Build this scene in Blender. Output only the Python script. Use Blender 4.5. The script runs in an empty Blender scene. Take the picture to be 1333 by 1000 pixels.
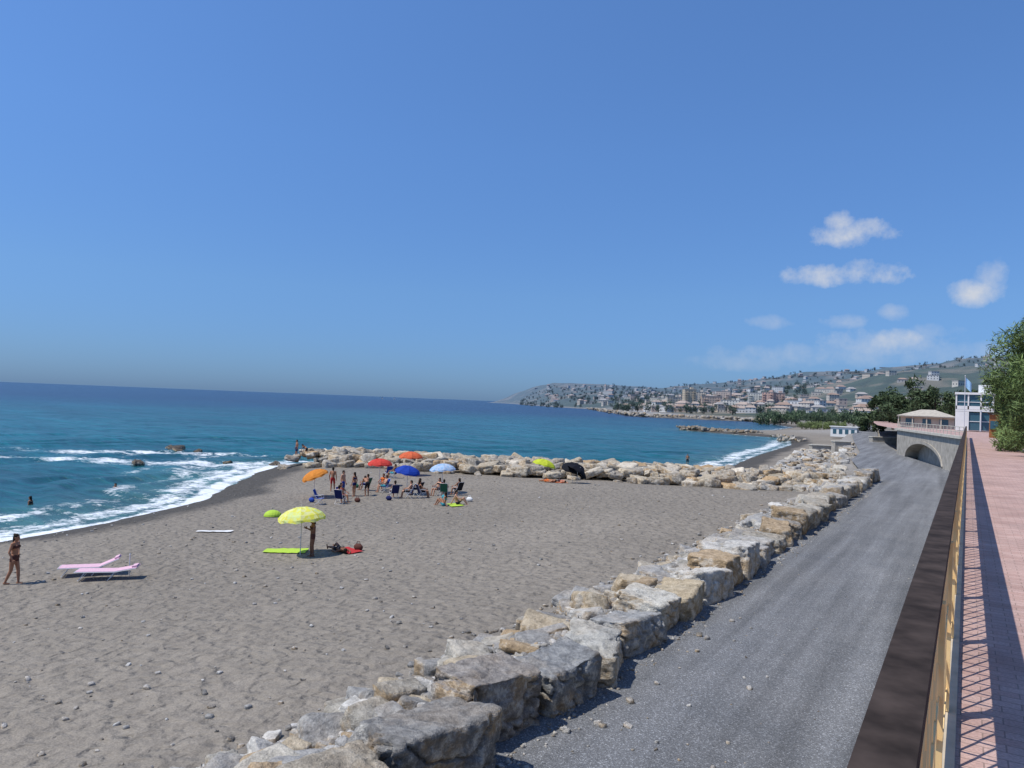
import bpy, bmesh, math, random
import numpy as np
from mathutils import Vector, Matrix
random.seed(7); rng=np.random.default_rng(11)
SC=bpy.context.scene
rad=math.radians
# ------------------------------------------------------------------ utils
def noise2(x,y,s=0):
    xi=np.floor(x).astype(np.int64); yi=np.floor(y).astype(np.int64)
    xf=x-xi; yf=y-yi
    def h(a,b):
        n=(a*374761393+b*668265263+s*974634777)&0xffffffff
        n=((n^(n>>13))*1274126177)&0xffffffff
        return ((n^(n>>16))&0xffff)/65535.0
    u=xf*xf*(3-2*xf); v=yf*yf*(3-2*yf)
    return (h(xi,yi)*(1-u)+h(xi+1,yi)*u)*(1-v)+(h(xi,yi+1)*(1-u)+h(xi+1,yi+1)*u)*v
def fbm2(x,y,o=4,s=0):
    r=0;a=.5;t=0
    for i in range(o):
        r=r+a*noise2(x*2**i,y*2**i,s+i);t+=a;a*=.5
    return r/t
def noise3(x,y,z,s=0):
    xi=np.floor(x).astype(np.int64); yi=np.floor(y).astype(np.int64); zi=np.floor(z).astype(np.int64)
    xf=x-xi;yf=y-yi;zf=z-zi
    def h(a,b,c):
        n=(a*374761393+b*668265263+c*2147483647+s*974634777)&0xffffffff
        n=((n^(n>>13))*1274126177)&0xffffffff
        return ((n^(n>>16))&0xffff)/65535.0
    u=xf*xf*(3-2*xf);v=yf*yf*(3-2*yf);w=zf*zf*(3-2*zf)
    def l(zz):
        return (h(xi,yi,zz)*(1-u)+h(xi+1,yi,zz)*u)*(1-v)+(h(xi,yi+1,zz)*(1-u)+h(xi+1,yi+1,zz)*u)*v
    return l(zi)*(1-w)+l(zi+1)*w
def fbm3(P,sc,o=4,s=0):
    r=0;a=.5;t=0
    for i in range(o):
        k=sc*2**i
        r=r+a*noise3(P[:,0]*k,P[:,1]*k,P[:,2]*k,s+i);t+=a;a*=.5
    return r/t-.5
def sstep(a,b,x):
    t=np.clip((x-a)/(b-a),0,1);return t*t*(3-2*t)
def make_mesh(name,V,FL,col=None,mats=(),fmat=None,smooth=False,attrs=None,parent=None):
    me=bpy.data.meshes.new(name)
    V=np.asarray(V,dtype=np.float32)
    FL=[np.asarray(f,dtype=np.int32) for f in FL if len(f)]
    nl=sum(f.size for f in FL); nf=sum(len(f) for f in FL)
    me.vertices.add(len(V)); me.vertices.foreach_set('co',V.ravel())
    me.loops.add(nl); me.loops.foreach_set('vertex_index',np.concatenate([f.ravel() for f in FL]))
    me.polygons.add(nf)
    tot=np.concatenate([np.full(len(f),f.shape[1]) for f in FL]); st=np.concatenate([[0],np.cumsum(tot)[:-1]])
    me.polygons.foreach_set('loop_start',st.astype(np.int32)); 
    try: me.polygons.foreach_set('loop_total',tot.astype(np.int32))
    except Exception: pass
    for m in mats: me.materials.append(m)
    if fmat is not None: me.polygons.foreach_set('material_index',np.asarray(fmat,dtype=np.int32))
    me.polygons.foreach_set('use_smooth',np.full(nf,bool(smooth)))
    me.update(calc_edges=True)
    if col is not None:
        a=me.color_attributes.new('Col','FLOAT_COLOR','POINT')
        c=np.ones((len(V),4),dtype=np.float32); c[:,:3]=col; a.data.foreach_set('color',c.ravel())
    if attrs:
        for k,v in attrs.items():
            a=me.attributes.new(k,'FLOAT','POINT'); a.data.foreach_set('value',np.asarray(v,dtype=np.float32))
    me.validate()
    o=bpy.data.objects.new(name,me); SC.collection.objects.link(o)
    if parent: o.parent=parent
    return o
def empty(name,loc=(0,0,0)):
    e=bpy.data.objects.new(name,None); e.empty_display_size=.2; SC.collection.objects.link(e); e.location=loc; return e
class MB:
    def __init__(s): s.V=[];s.F={};s.n=0;s.C=[];s.M={}
    def add(s,V,FL,m=0,c=(.5,.5,.5)):
        V=np.asarray(V,dtype=np.float64)
        for f in FL:
            f=np.asarray(f)
            if len(f)==0: continue
            k=f.shape[1]; s.F.setdefault(k,[]).append(f+s.n); s.M.setdefault(k,[]).append(np.full(len(f),m))
        s.V.append(V); c=np.asarray(c,dtype=np.float64)
        s.C.append(np.broadcast_to(c,(len(V),3))); s.n+=len(V)
    def box(s,c,sz,m=0,col=(.5,.5,.5),rz=0,M=None):
        x,y,z=[q/2 for q in sz]
        V=np.array([[-x,-y,-z],[x,-y,-z],[x,y,-z],[-x,y,-z],[-x,-y,z],[x,-y,z],[x,y,z],[-x,y,z]])
        if rz: 
            a=math.cos(rz);b=math.sin(rz); V=V@np.array([[a,b,0],[-b,a,0],[0,0,1]])
        if M is not None: V=V@np.array(M.to_3x3()).T
        V=V+np.array(c)
        s.add(V,[[[0,3,2,1],[4,5,6,7],[0,1,5,4],[1,2,6,5],[2,3,7,6],[3,0,4,7]]],m,col)
    def tube(s,p0,p1,r0,r1=None,n=8,m=0,col=(.5,.5,.5),dome=False):
        r1=r0 if r1 is None else r1
        p0=np.array(p0,float);p1=np.array(p1,float);d=p1-p0;L=np.linalg.norm(d)
        if L<1e-6:return
        d/=L;a=np.array([0,0,1.]) if abs(d[2])<.9 else np.array([1.,0,0])
        u=np.cross(d,a);u/=np.linalg.norm(u);v=np.cross(d,u)
        t=np.linspace(0,2*np.pi,n,endpoint=False);ring=np.cos(t)[:,None]*u+np.sin(t)[:,None]*v
        if dome:
            prof=[(p0-d*r0*.98,r0*.15),(p0-d*r0*.7,r0*.7),(p0,r0),(p1,r1),(p1+d*r1*.7,r1*.7),(p1+d*r1*.98,r1*.15)]
        else: prof=[(p0,r0),(p1,r1)]
        V=np.concatenate([p+ring*r for p,r in prof]);k=len(prof)
        Q=[[j*n+i,j*n+(i+1)%n,(j+1)*n+(i+1)%n,(j+1)*n+i] for j in range(k-1) for i in range(n)]
        V=np.concatenate([V,[prof[0][0]],[prof[-1][0]]]);b=k*n
        T=[[b,(i+1)%n,i] for i in range(n)]+[[b+1,(k-1)*n+i,(k-1)*n+(i+1)%n] for i in range(n)]
        s.add(V,[Q,T],m,col)
    def ell(s,c,r,M=None,m=0,col=(.5,.5,.5),nu=12,nv=8):
        V=[[0,0,1]]
        for j in range(1,nv):
            p=math.pi*j/nv
            for i in range(nu):
                t=2*math.pi*i/nu;V.append([math.sin(p)*math.cos(t),math.sin(p)*math.sin(t),math.cos(p)])
        V.append([0,0,-1]);V=np.array(V)*np.array(r)
        if M is not None: V=V@np.array(M.to_3x3()).T
        Q=[[1+j*nu+i,1+(j+1)*nu+i,1+(j+1)*nu+(i+1)%nu,1+j*nu+(i+1)%nu] for j in range(nv-2) for i in range(nu)]
        l=len(V)-1
        T=[[0,1+i,1+(i+1)%nu] for i in range(nu)]+[[l,1+(nv-2)*nu+(i+1)%nu,1+(nv-2)*nu+i] for i in range(nu)]
        s.add(V+np.array(c),[Q,T],m,col)
    def build(s,name,mats,smooth=False,parent=None,xf=None):
        V=np.concatenate(s.V)
        if xf is not None:
            A=np.array(xf);V=V@A[:3,:3].T+A[:3,3]
        FL=[];FM=[]
        for k in s.F: FL.append(np.concatenate(s.F[k]));FM.append(np.concatenate(s.M[k]))
        return make_mesh(name,V,FL,np.concatenate(s.C),mats,np.concatenate(FM),smooth,parent=parent)
# ------------------------------------------------------------------ materials
def mat(name,rough=.8,spec=.3):
    m=bpy.data.materials.new(name);m.use_nodes=True;nt=m.node_tree;b=nt.nodes['Principled BSDF']
    b.inputs['Roughness'].default_value=rough;b.inputs['Specular IOR Level'].default_value=spec
    return m,nt,b
def nd(nt,t,**k):
    n=nt.nodes.new(t)
    for a,v in k.items():
        if a in n.inputs: n.inputs[a].default_value=v
        else: setattr(n,a,v)
    return n
def noiseN(nt,vec,scale,detail=4,rough=.55):
    n=nt.nodes.new('ShaderNodeTexNoise');n.inputs['Scale'].default_value=scale;n.inputs['Detail'].default_value=detail;n.inputs['Roughness'].default_value=rough
    nt.links.new(vec,n.inputs['Vector']);return n.outputs['Fac']
def ramp(nt,fac,stops):
    r=nt.nodes.new('ShaderNodeValToRGB');e=r.color_ramp.elements
    e[0].position=stops[0][0];e[0].color=(*stops[0][1],1);e[1].position=stops[-1][0];e[1].color=(*stops[-1][1],1)
    for p,c in stops[1:-1]:
        q=e.new(p);q.color=(*c,1)
    nt.links.new(fac,r.inputs[0]);return r.outputs[0]
def g(v): return (v,v,v)
def mix(nt,a,b,fac,mode='MIX'):
    n=nt.nodes.new('ShaderNodeMix');n.data_type='RGBA';n.blend_type=mode
    for s,v in ((n.inputs[0],fac),(n.inputs[6],a),(n.inputs[7],b)):
        if isinstance(v,(int,float)): s.default_value=v
        elif isinstance(v,tuple): s.default_value=(*v,1)
        else: nt.links.new(v,s)
    return n.outputs[2]
def mth(nt,op,a,b=None,c=None,clamp=False):
    n=nt.nodes.new('ShaderNodeMath');n.operation=op;n.use_clamp=clamp
    for i,v in enumerate((a,b,c)):
        if v is None: continue
        if isinstance(v,(int,float)): n.inputs[i].default_value=v
        else: nt.links.new(v,n.inputs[i])
    return n.outputs[0]
def bump(nt,b,h,strength=.5,dist=.02,prev=None):
    n=nt.nodes.new('ShaderNodeBump');n.inputs['Strength'].default_value=strength;n.inputs['Distance'].default_value=dist
    nt.links.new(h,n.inputs['Height'])
    if prev is not None: nt.links.new(prev,n.inputs['Normal'])
    if b is not None: nt.links.new(n.outputs[0],b.inputs['Normal'])
    return n.outputs[0]
def pos(nt): return nt.nodes.new('ShaderNodeNewGeometry').outputs['Position']
def attr(nt,name,out='Color'):
    a=nt.nodes.new('ShaderNodeAttribute');a.attribute_name=name;return a.outputs[out]
def simple(name,col,rough=.8,spec=.3,var=.18,scale=8,bs=.0):
    m,nt,b=mat(name,rough,spec);tc=nt.nodes.new('ShaderNodeTexCoord').outputs['Object']
    f=noiseN(nt,tc,scale,3)
    c=ramp(nt,f,[(.3,tuple(x*(1-var) for x in col)),(.7,tuple(min(1,x*(1+var)) for x in col))])
    nt.links.new(c,b.inputs['Base Color'])
    if bs: bump(nt,b,f,bs,.01)
    return m
def vcol(name,rough=.85,scale=3,var=.2):
    m,nt,b=mat(name,rough,.2);p=pos(nt);f=noiseN(nt,p,scale,2)
    c=mix(nt,attr(nt,'Col'),ramp(nt,f,[(.3,g(1-var)),(.7,g(1+var))]),1.0,'MULTIPLY')
    nt.links.new(c,b.inputs['Base Color']);return m
M_vcol=vcol('painted_plaster',.85,.15,.08)
def rock_mat(name,bs=1.0,scale=1.0):
    m,nt,b=mat(name,.9,.2);p=pos(nt);col=attr(nt,'Col')
    n1=noiseN(nt,p,1.1*scale,4,.65);n2=noiseN(nt,p,5*scale,6,.72);n3=noiseN(nt,p,30*scale,3,.7)
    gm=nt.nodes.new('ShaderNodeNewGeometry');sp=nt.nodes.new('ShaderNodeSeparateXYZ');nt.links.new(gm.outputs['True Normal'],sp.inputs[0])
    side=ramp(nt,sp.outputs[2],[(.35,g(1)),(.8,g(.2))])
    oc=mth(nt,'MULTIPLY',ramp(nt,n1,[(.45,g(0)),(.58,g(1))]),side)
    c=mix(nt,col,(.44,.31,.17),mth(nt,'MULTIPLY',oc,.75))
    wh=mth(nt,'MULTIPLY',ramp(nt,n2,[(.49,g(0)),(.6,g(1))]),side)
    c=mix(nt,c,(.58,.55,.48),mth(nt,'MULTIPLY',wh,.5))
    c=mix(nt,c,ramp(nt,n2,[(.28,g(.42)),(.5,g(1.0)),(.75,g(1.4))]),.88,'MULTIPLY')
    c=mix(nt,c,ramp(nt,n3,[(.3,g(.72)),(.7,g(1.25))]),.8,'MULTIPLY')
    nt.links.new(c,b.inputs['Base Color'])
    mp=nt.nodes.new('ShaderNodeMapping');mp.inputs['Scale'].default_value=(1,1,3);mp.inputs['Rotation'].default_value=(.5,.35,0);nt.links.new(p,mp.inputs[0])
    st=noiseN(nt,mp.outputs[0],2.2*scale,5,.75)
    q=bump(nt,None,st,.65*bs,.13);q=bump(nt,None,n2,.75*bs,.08,q);bump(nt,b,n3,.5*bs,.012,q)
    return m
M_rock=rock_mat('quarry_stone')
# ------------------------------------------------------------------ coast geometry
SH=np.array([(-34,-120),(-38,-40),(-40.9,18.3),(-42.6,24.6),(-46.7,34),(-52.9,41.1),(-60,50),(-64.5,57),(-62,61),(-50,67),(-38,73),(-28,79),(-25,88),(-28,104),(-30,118),(-32.5,140),(-37,193),(-46,238),(-62,247),(-88,266),(-90,276),(-68,292),(-80,420),(-110,508),(-135,580),(-177,546),(-222,552),(-330,760),(-566,1186),(-757,1398),(-1512,2417),(-1835,2760),(-2300,3900),(-2000,7000),(5000,7000),(5000,-120)],float)
def sdist(x,y,P=SH):
    x=np.asarray(x,float);y=np.asarray(y,float)
    d=np.full(x.shape,1e18);ins=np.zeros(x.shape,bool);n=len(P)
    for i in range(n):
        a=P[i];b=P[(i+1)%n];e=b-a
        t=np.clip(((x-a[0])*e[0]+(y-a[1])*e[1])/(e@e),0,1)
        d=np.minimum(d,(x-a[0]-t*e[0])**2+(y-a[1]-t*e[1])**2)
        c=((a[1]>y)!=(b[1]>y))
        if b[1]!=a[1]:
            xi=a[0]+(y-a[1])*e[0]/e[1]; ins^=c&(x<xi)
    return np.where(ins,1,-1)*np.sqrt(d)
PATHL=[(-5.5,-8),(-5.55,8),(-5.8,62),(-8.6,78),(-10.6,90),(-12,110),(-17.5,150),(-24,200),(-36,320),(-60,520)]
PATHR=[(-.3,-8),(-.3,8),(-.3,62),(-.3,78),(-2.8,90),(-7.3,110),(-12.5,150),(-18.5,200),(-30,320),(-53,520)]
PP=np.array(PATHL+PATHR[::-1],float)
HAZ=np.array([-60,-36,-33.7,-32,-30.3,-28.5,-23.8,-20.3,-16.4,-10,-3.7,1.6,15,45])
HEL=np.array([0,0,.0,.46,1.0,1.5,1.55,1.35,1.95,2.6,3.25,3.8,4.5,4.8])
HDR=np.array([3700,3700,3700,3700,3300,3000,3000,3000,2950,2900,2600,2400,2000,1800])
HRS=np.array([3300,3300,3300,2850,2100,1600,1050,800,800,700,520,450,400,350])
def terr(x,y):
    x=np.asarray(x,float);y=np.asarray(y,float)
    s=sdist(x,y);r=np.hypot(x,y);az=np.degrees(np.arctan2(x,y))
    z=np.interp(s,[-60,-10,0,3.5,8,18,30,80,400],[-9,-2.2,-1,-.35,-.05,.2,1.35,1.9,6])
    z=z+(fbm2(x*.25,y*.25,3,5)-.5)*.22*sstep(2,8,s)
    dp=-sdist(x,y,PP)
    emb=np.interp(dp,[0,.5,1.0,2.0,4.2,9],[1.7,2.1,2.42,2.15,1.35,-6])
    emb=emb+(fbm2(x*1.2,y*1.2,3,15)-.5)*.3*sstep(.3,1,dp)*sstep(5,3,dp)
    emb2=np.interp(dp,[0,2,10],[1.8,1.5,-6])
    e=emb*(1-sstep(58,66,y))+emb2*sstep(58,66,y)
    z=np.where(dp<9,np.maximum(z,e),z); z=np.where(dp<=.0,1.6,z)
    z=np.where((x>-.5)&(y<82)&(y>-10),1.6,z)
    el=np.interp(az,HAZ,HEL);Dr=np.interp(az,HAZ,HDR);rs=np.interp(az,HAZ,HRS)
    zr=6+Dr*np.tan(np.radians(el)); t=np.clip((r-rs)/(Dr-rs),0,1.6)
    f=np.where(t<1,t**1.25,1-.3*(t-1))
    hb=(fbm2(x/420,y/420,5,21)-.5)*.6*np.sin(np.clip(t,0,1)*np.pi)+(fbm2(x/180,y/180,4,31)-.5)*.22
    hill=zr*np.clip(f+hb*np.clip(t*3,0,1),0,2)
    k=sstep(0,60,s)*sstep(0.0,.03,t)
    return z+hill*k
def tz(x,y): return float(terr(np.array([x]),np.array([y]))[0])
HAZE_COL=np.array([.135,.20,.30])
def haze_tint(c,r,k=4300.):  # distance haze painted into base colours, blending towards blue with range
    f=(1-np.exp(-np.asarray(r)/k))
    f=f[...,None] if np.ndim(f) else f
    return np.asarray(c)*(1-f)+HAZE_COL*f
azs=np.radians(np.arange(-84,32,.2));rr=np.concatenate([np.linspace(1.5,12,30),12*np.exp(np.linspace(0,math.log(5200/12),470))[1:]])
A,Rr=np.meshgrid(azs,rr);X=(Rr*np.sin(A));Y=(Rr*np.cos(A))
x=X.ravel();y=Y.ravel();z=terr(x,y);s=sdist(x,y);r=Rr.ravel()
nr,na=X.shape
I=np.arange(nr*na).reshape(nr,na)
F4=np.stack([I[:-1,:-1],I[:-1,1:],I[1:,1:],I[1:,:-1]],-1).reshape(-1,4)
sand=np.array([.226,.2,.165]);wet=np.array([.08,.074,.066]);grav=np.array([.28,.262,.235])
c=np.tile(sand,(len(x),1))
pt=fbm2(x*.12,y*.12,4,3)[:,None];c=c*(.84+.32*pt)
gf=(sstep(66,85,y)*sstep(-.2,1.2,z))[:,None];c=c*(1-gf)+grav*gf
dp=-sdist(x,y,PP);ef=(sstep(4.0,1.5,dp)*sstep(70,60,y))[:,None];c=c*(1-ef)+np.array([.18,.168,.15])*ef
wn=(fbm2(x*.3,y*.3,3,9)-.5)*2.4
wf=sstep(5.4,3.2,s+wn)[:,None];c=c*(1-wf)+wet*wf
vf=(sstep(30,80,s)*sstep(180,330,r))[:,None]
vf=np.maximum(vf,(sstep(8,25,s)*sstep(1100,1400,r))[:,None])
n1=fbm2(x/55,y/55,5,41)[:,None];n2=fbm2(x/16,y/16,3,42)[:,None]
veg=np.array([.045,.062,.03])*(.5+1.0*n2);dry=np.array([.16,.14,.09])
m1=sstep(.53,.68,n1)
hc=veg*(1-m1)+dry*m1
c=c*(1-vf)+hc*vf
c=haze_tint(c,r*sstep(300,900,r))
M_t,nt,b=mat('sand_and_soil',.95,.15);p=pos(nt)
col=attr(nt,'Col');fn=noiseN(nt,p,26,4,.75);fm=noiseN(nt,p,2.2,4,.6)
cc=mix(nt,col,ramp(nt,fn,[(.3,g(.68)),(.7,g(1.32))]),.95,'MULTIPLY')
cc=mix(nt,cc,ramp(nt,fm,[(.3,g(.84)),(.7,g(1.14))]),.9,'MULTIPLY')
vo=nd(nt,'ShaderNodeTexVoronoi');vo.inputs['Scale'].default_value=30;nt.links.new(p,vo.inputs['Vector'])
peb=mth(nt,'MULTIPLY',ramp(nt,vo.outputs['Distance'],[(.12,g(1)),(.2,g(0))]),ramp(nt,noiseN(nt,p,1.1,2),[(.48,g(0)),(.6,g(.8))]))
sepc=nd(nt,'ShaderNodeSeparateColor');nt.links.new(vo.outputs['Color'],sepc.inputs[0])
cc=mix(nt,cc,mix(nt,(.09,.085,.08),(.36,.34,.31),sepc.outputs[0]),peb)
nt.links.new(cc,b.inputs['Base Color'])
vs=nd(nt,'ShaderNodeTexVoronoi');vs.feature='SMOOTH_F1';vs.inputs['Scale'].default_value=2.9;vs.inputs['Smoothness'].default_value=.6
mpn=nt.nodes.new('ShaderNodeVectorMath');mpn.operation='MULTIPLY_ADD'
nz=nt.nodes.new('ShaderNodeTexNoise');nz.inputs['Scale'].default_value=1.5;nt.links.new(p,nz.inputs['Vector'])
nt.links.new(nz.outputs['Color'],mpn.inputs[0]);mpn.inputs[1].default_value=(.8,.8,.8);nt.links.new(p,mpn.inputs[2]);nt.links.new(mpn.outputs[0],vs.inputs['Vector'])
q=bump(nt,None,vs.outputs['Distance'],1.0,.15);q=bump(nt,None,noiseN(nt,p,7,3,.6),.8,.07,q);bump(nt,b,fn,.6,.016,q)
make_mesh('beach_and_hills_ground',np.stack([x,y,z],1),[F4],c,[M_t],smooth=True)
# ------------------------------------------------------------------ sea
azs=np.radians(np.arange(-86,14,.13));rr=np.concatenate([np.arange(26,140,.3),140*np.exp(np.linspace(0,math.log(60000/140),230))[1:]])
A,Rr=np.meshgrid(azs,rr);x=(Rr*np.sin(A)).ravel();y=(Rr*np.cos(A)).ravel();r=Rr.ravel();d=-sdist(x,y)
n=fbm2(x*.09,y*.09,3,51);n2=fbm2(x*.5,y*.5,3,52)
wav=.17*np.sin(2*np.pi*(d/8.5+n*2.2))*sstep(0,5,d)*np.exp(-r/400)+(n2-.5)*.18*np.exp(-r/250)
rk=np.zeros(len(x))
for (a,bb,wx,wy) in [(-80,44,10,3.2),(-72,50,8,3.4),(-84,56,11,2.8),(-66,52,6,4.5),(-90,50,8,3),(-62,47,5,3.5)]:
    u=((x-a)*.8+(y-bb)*.6)/wx;v=(-(x-a)*.6+(y-bb)*.8)/wy
    rk=np.maximum(rk,np.exp(-(u*u+v*v)))
edge=d+(n-.5)*2.5
near=sstep(75,52,y)
foam=np.exp(-((edge-.5)/1.1)**2)*1.15*(near*.4+.6)
foam=np.maximum(foam,np.exp(-((edge-2.6)/1.4)**2)*.85*(near*.5+.5))
foam=np.maximum(foam,np.exp(-((edge-6.2)/1.4)**2)*.65*near*(n2*.9+.35))
foam=np.maximum(foam,np.exp(-((edge-11)/1.2)**2)*.6*near*sstep(32,42,y))
foam=np.maximum(foam,rk*.9)
far=sstep(80,95,y)*sstep(270,190,y);foam=np.maximum(foam,np.exp(-((edge-3.2)/2.2)**2)*.8*far)
I=np.arange(len(x)).reshape(Rr.shape)
F4=np.stack([I[:-1,:-1],I[:-1,1:],I[1:,1:],I[1:,:-1]],-1).reshape(-1,4)
F4=F4[(d[F4].max(1)>-4)]
big=fbm2(x/90,y/260,4,55)
shal=np.array([.05,.125,.115]);turq=np.array([.006,.088,.105]);deep=np.array([.002,.014,.048]);
f1=sstep(1,14,d)[:,None];f2=sstep(110,650,r+(big-.5)*300)[:,None]
c=shal*(1-f1)+turq*f1; c=c*(1-f2)+deep*f2
band=np.exp(-((r-72)/26)**2)[:,None]*.45;c=c*(1-band*f1)+np.array([.008,.055,.068])*band*f1
c=c*(.7+.6*big[:,None])
M_s,nt,b=mat('sea_water',.22,.3);b.inputs['IOR'].default_value=1.33;p=pos(nt)
mp=nt.nodes.new('ShaderNodeMapping');mp.inputs['Rotation'].default_value=(0,0,rad(-33));mp.inputs['Scale'].default_value=(.35,1.3,1);nt.links.new(p,mp.inputs[0])
w1=noiseN(nt,mp.outputs[0],.8,6,.65);w2=noiseN(nt,mp.outputs[0],.09,4,.65);w3=noiseN(nt,mp.outputs[0],.012,4,.65)
col=attr(nt,'Col')
cc=mix(nt,col,ramp(nt,w1,[(.3,g(.5)),(.7,g(1.5))]),.9,'MULTIPLY');cc=mix(nt,cc,ramp(nt,w2,[(.32,g(.6)),(.7,g(1.45))]),.8,'MULTIPLY');cc=mix(nt,cc,ramp(nt,w3,[(.35,g(.75)),(.65,g(1.25))]),.8,'MULTIPLY')
fo=attr(nt,'foam','Fac');fz=noiseN(nt,p,1.6,7,.75);fz2=noiseN(nt,p,.35,3,.6)
ff=mth(nt,'ADD',mth(nt,'ADD',fo,mth(nt,'MULTIPLY',mth(nt,'SUBTRACT',fz,.5),2.6)),mth(nt,'MULTIPLY',mth(nt,'SUBTRACT',fz2,.5),1.6))
fmask=ramp(nt,ff,[(.48,g(0)),(.95,g(1))])
fmask=mth(nt,'MULTIPLY',fmask,mth(nt,'MULTIPLY',fo,4,clamp=True))
cc=mix(nt,cc,(.74,.78,.8),fmask);nt.links.new(cc,b.inputs['Base Color'])
nt.links.new(mth(nt,'MULTIPLY_ADD',fmask,.6,.22),b.inputs['Roughness'])
q=bump(nt,None,w2,1.0,2.2);bump(nt,b,w1,1.0,.35,q)
make_mesh('sea',np.stack([x,y,-1+wav],1),[F4],c,[M_s],smooth=True,attrs={'foam':foam})
# ------------------------------------------------------------------ path + promenade
def strip(name,L,Rr_,z,m):
    V=[];n=len(L)
    for a in L:V.append((a[0],a[1],z))
    for a in Rr_:V.append((a[0],a[1],z))
    return make_mesh(name,V,[[[i,n+i,n+i+1,i+1] for i in range(n-1)]],None,[m])
M_p,nt,b=mat('gravel_path_surface',.93,.2);p=pos(nt)
fa=noiseN(nt,p,34,4,.85);fb=noiseN(nt,p,.6,5,.65)
mp=nt.nodes.new('ShaderNodeMapping');mp.inputs['Scale'].default_value=(1.3,.05,1);nt.links.new(p,mp.inputs[0]);fc=noiseN(nt,mp.outputs[0],1.0,4,.6)
vo=nd(nt,'ShaderNodeTexVoronoi');vo.inputs['Scale'].default_value=55;nt.links.new(p,vo.inputs['Vector']);sc_=nd(nt,'ShaderNodeSeparateColor');nt.links.new(vo.outputs['Color'],sc_.inputs[0])
sx=nt.nodes.new('ShaderNodeSeparateXYZ');nt.links.new(p,sx.inputs[0])
cc=ramp(nt,fb,[(.3,(.158,.164,.172)),(.7,(.205,.208,.212))])
cc=mix(nt,cc,ramp(nt,fc,[(.35,g(.74)),(.65,g(1.22))]),1.,'MULTIPLY')
cc=mix(nt,cc,ramp(nt,sc_.outputs[0],[(0,g(.55)),(.85,g(1.15)),(1,g(2.2))]),.85,'MULTIPLY')
cc=mix(nt,cc,ramp(nt,fa,[(.3,g(.72)),(.7,g(1.28))]),.9,'MULTIPLY')
nt.links.new(cc,b.inputs['Base Color']);q=bump(nt,None,vo.outputs['Distance'],.6,.018,None);bump(nt,b,fa,.7,.02,q)
pl=[(a[0]-.8 if a[1]<70 else a[0]-.3,a[1]) for a in PATHL]
strip('gravel_path',pl,PATHR,2.0,M_p)
DECK=[(-.3,-8),(-.3,78),(-8.1,112.7),(-14,150),(-19.5,200),(-31,318),(30,318),(30,-8)]
M_d,nt,b=mat('promenade_paving',.85,.25);p=pos(nt)
br=nt.nodes.new('ShaderNodeTexBrick');nt.links.new(p,br.inputs['Vector'])
for k,v in (('Scale',1.0),('Mortar Size',.004),('Brick Width',.2),('Row Height',.1),('Bias',0.0)): br.inputs[k].default_value=v
br.inputs['Color1'].default_value=(.41,.265,.225,1);br.inputs['Color2'].default_value=(.48,.335,.29,1);br.inputs['Mortar'].default_value=(.27,.19,.16,1)
fb=noiseN(nt,p,1.2,4,.6);cc=mix(nt,br.outputs['Color'],ramp(nt,fb,[(.3,g(.8)),(.7,g(1.14))]),1.,'MULTIPLY')
cc=mix(nt,cc,ramp(nt,noiseN(nt,p,60,2),[(.3,g(.82)),(.7,g(1.18))]),1.,'MULTIPLY')
nt.links.new(cc,b.inputs['Base Color']);bump(nt,b,br.outputs['Fac'],-.3,.004)
bm=bmesh.new();vs_=[bm.verts.new((a[0],a[1],5.35)) for a in DECK];bm.faces.new(vs_)
bmesh.ops.triangulate(bm,faces=bm.faces[:]);me=bpy.data.meshes.new('promenade');bm.to_mesh(me);bm.free();me.materials.append(M_d)
if me.polygons[0].normal.z<0: me.flip_normals()
o=bpy.data.objects.new('promenade_pavement',me);SC.collection.objects.link(o)
M_conc=simple('weathered_concrete',(.36,.33,.28),.9,.2,.25,1.5,.3)
M_beige=simple('beige_paint',(.86,.6,.28),.75,.1,.1,6)
M_brown=simple('dark_brown_wood',(.045,.034,.029),.9,.1,.45,9,.4)
M_kerb=simple('sandy_kerb_stone',(.5,.42,.3),.9,.2,.15,5,.2)
wl=MB()
wl.box((-.2,35,3.6),(.16,86,3.44),0);wl.box((-.165,35,5.36),(.29,86,.07),1)
wl.build('promenade_retaining_wall',[M_conc,M_kerb])
A0=np.array([-.3,78.]);A1=np.array([-8.1,112.7]);L=np.linalg.norm(A1-A0);dd=(A1-A0)/L;nn=np.array([-dd[1],dd[0]])
def bp(t,z,o=0): q=A0+dd*t+nn*o; return (q[0],q[1],z)
bmh=MB()
N=36;a0,a1=8,29;ts=np.linspace(a0,a1,N)
zs=[1.9+2.15*max(0,1-((t-(a0+a1)/2)/((a1-a0)/2))**2)**.5 for t in ts]
V=[];Q=[]
for t,zz in zip(ts,zs): V.append(bp(t,zz));V.append(bp(t,5.3))
for i in range(N-1):Q.append([2*i,2*i+2,2*i+3,2*i+1])
bmh.add(V,[Q],0)
V=[];Q=[]
for t,zz in zip(ts,zs): V.append(bp(t,zz));V.append(bp(t,zz,-1.4))
for i in range(N-1):Q.append([2*i,2*i+1,2*i+3,2*i+2])
bmh.add(V,[Q],0)
bmh.add([bp(a0-1,1.5,-1.4),bp(a1+1,1.5,-1.4),bp(a1+1,5,-1.4),bp(a0-1,5,-1.4)],[[[0,1,2,3]]],0)
V=[];Q=[]
for t,zz in zip(ts,zs): V+= [bp(t,zz-.05,.1),bp(t,zz+.3,.1),bp(t,zz+.3,-.02),bp(t,zz-.05,-.02)]
for i in range(N-1):
    for a,b_ in ((0,1),(1,2),(3,0)):Q.append([4*i+a,4*i+4+a,4*i+4+b_,4*i+b_])
bmh.add(V,[Q],0)
for t0,t1 in ((0,a0),(a1,L)):
    bmh.add([bp(t0,1.5),bp(t1,1.5),bp(t1,5.3),bp(t0,5.3)],[[[0,1,2,3]]],0)
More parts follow.
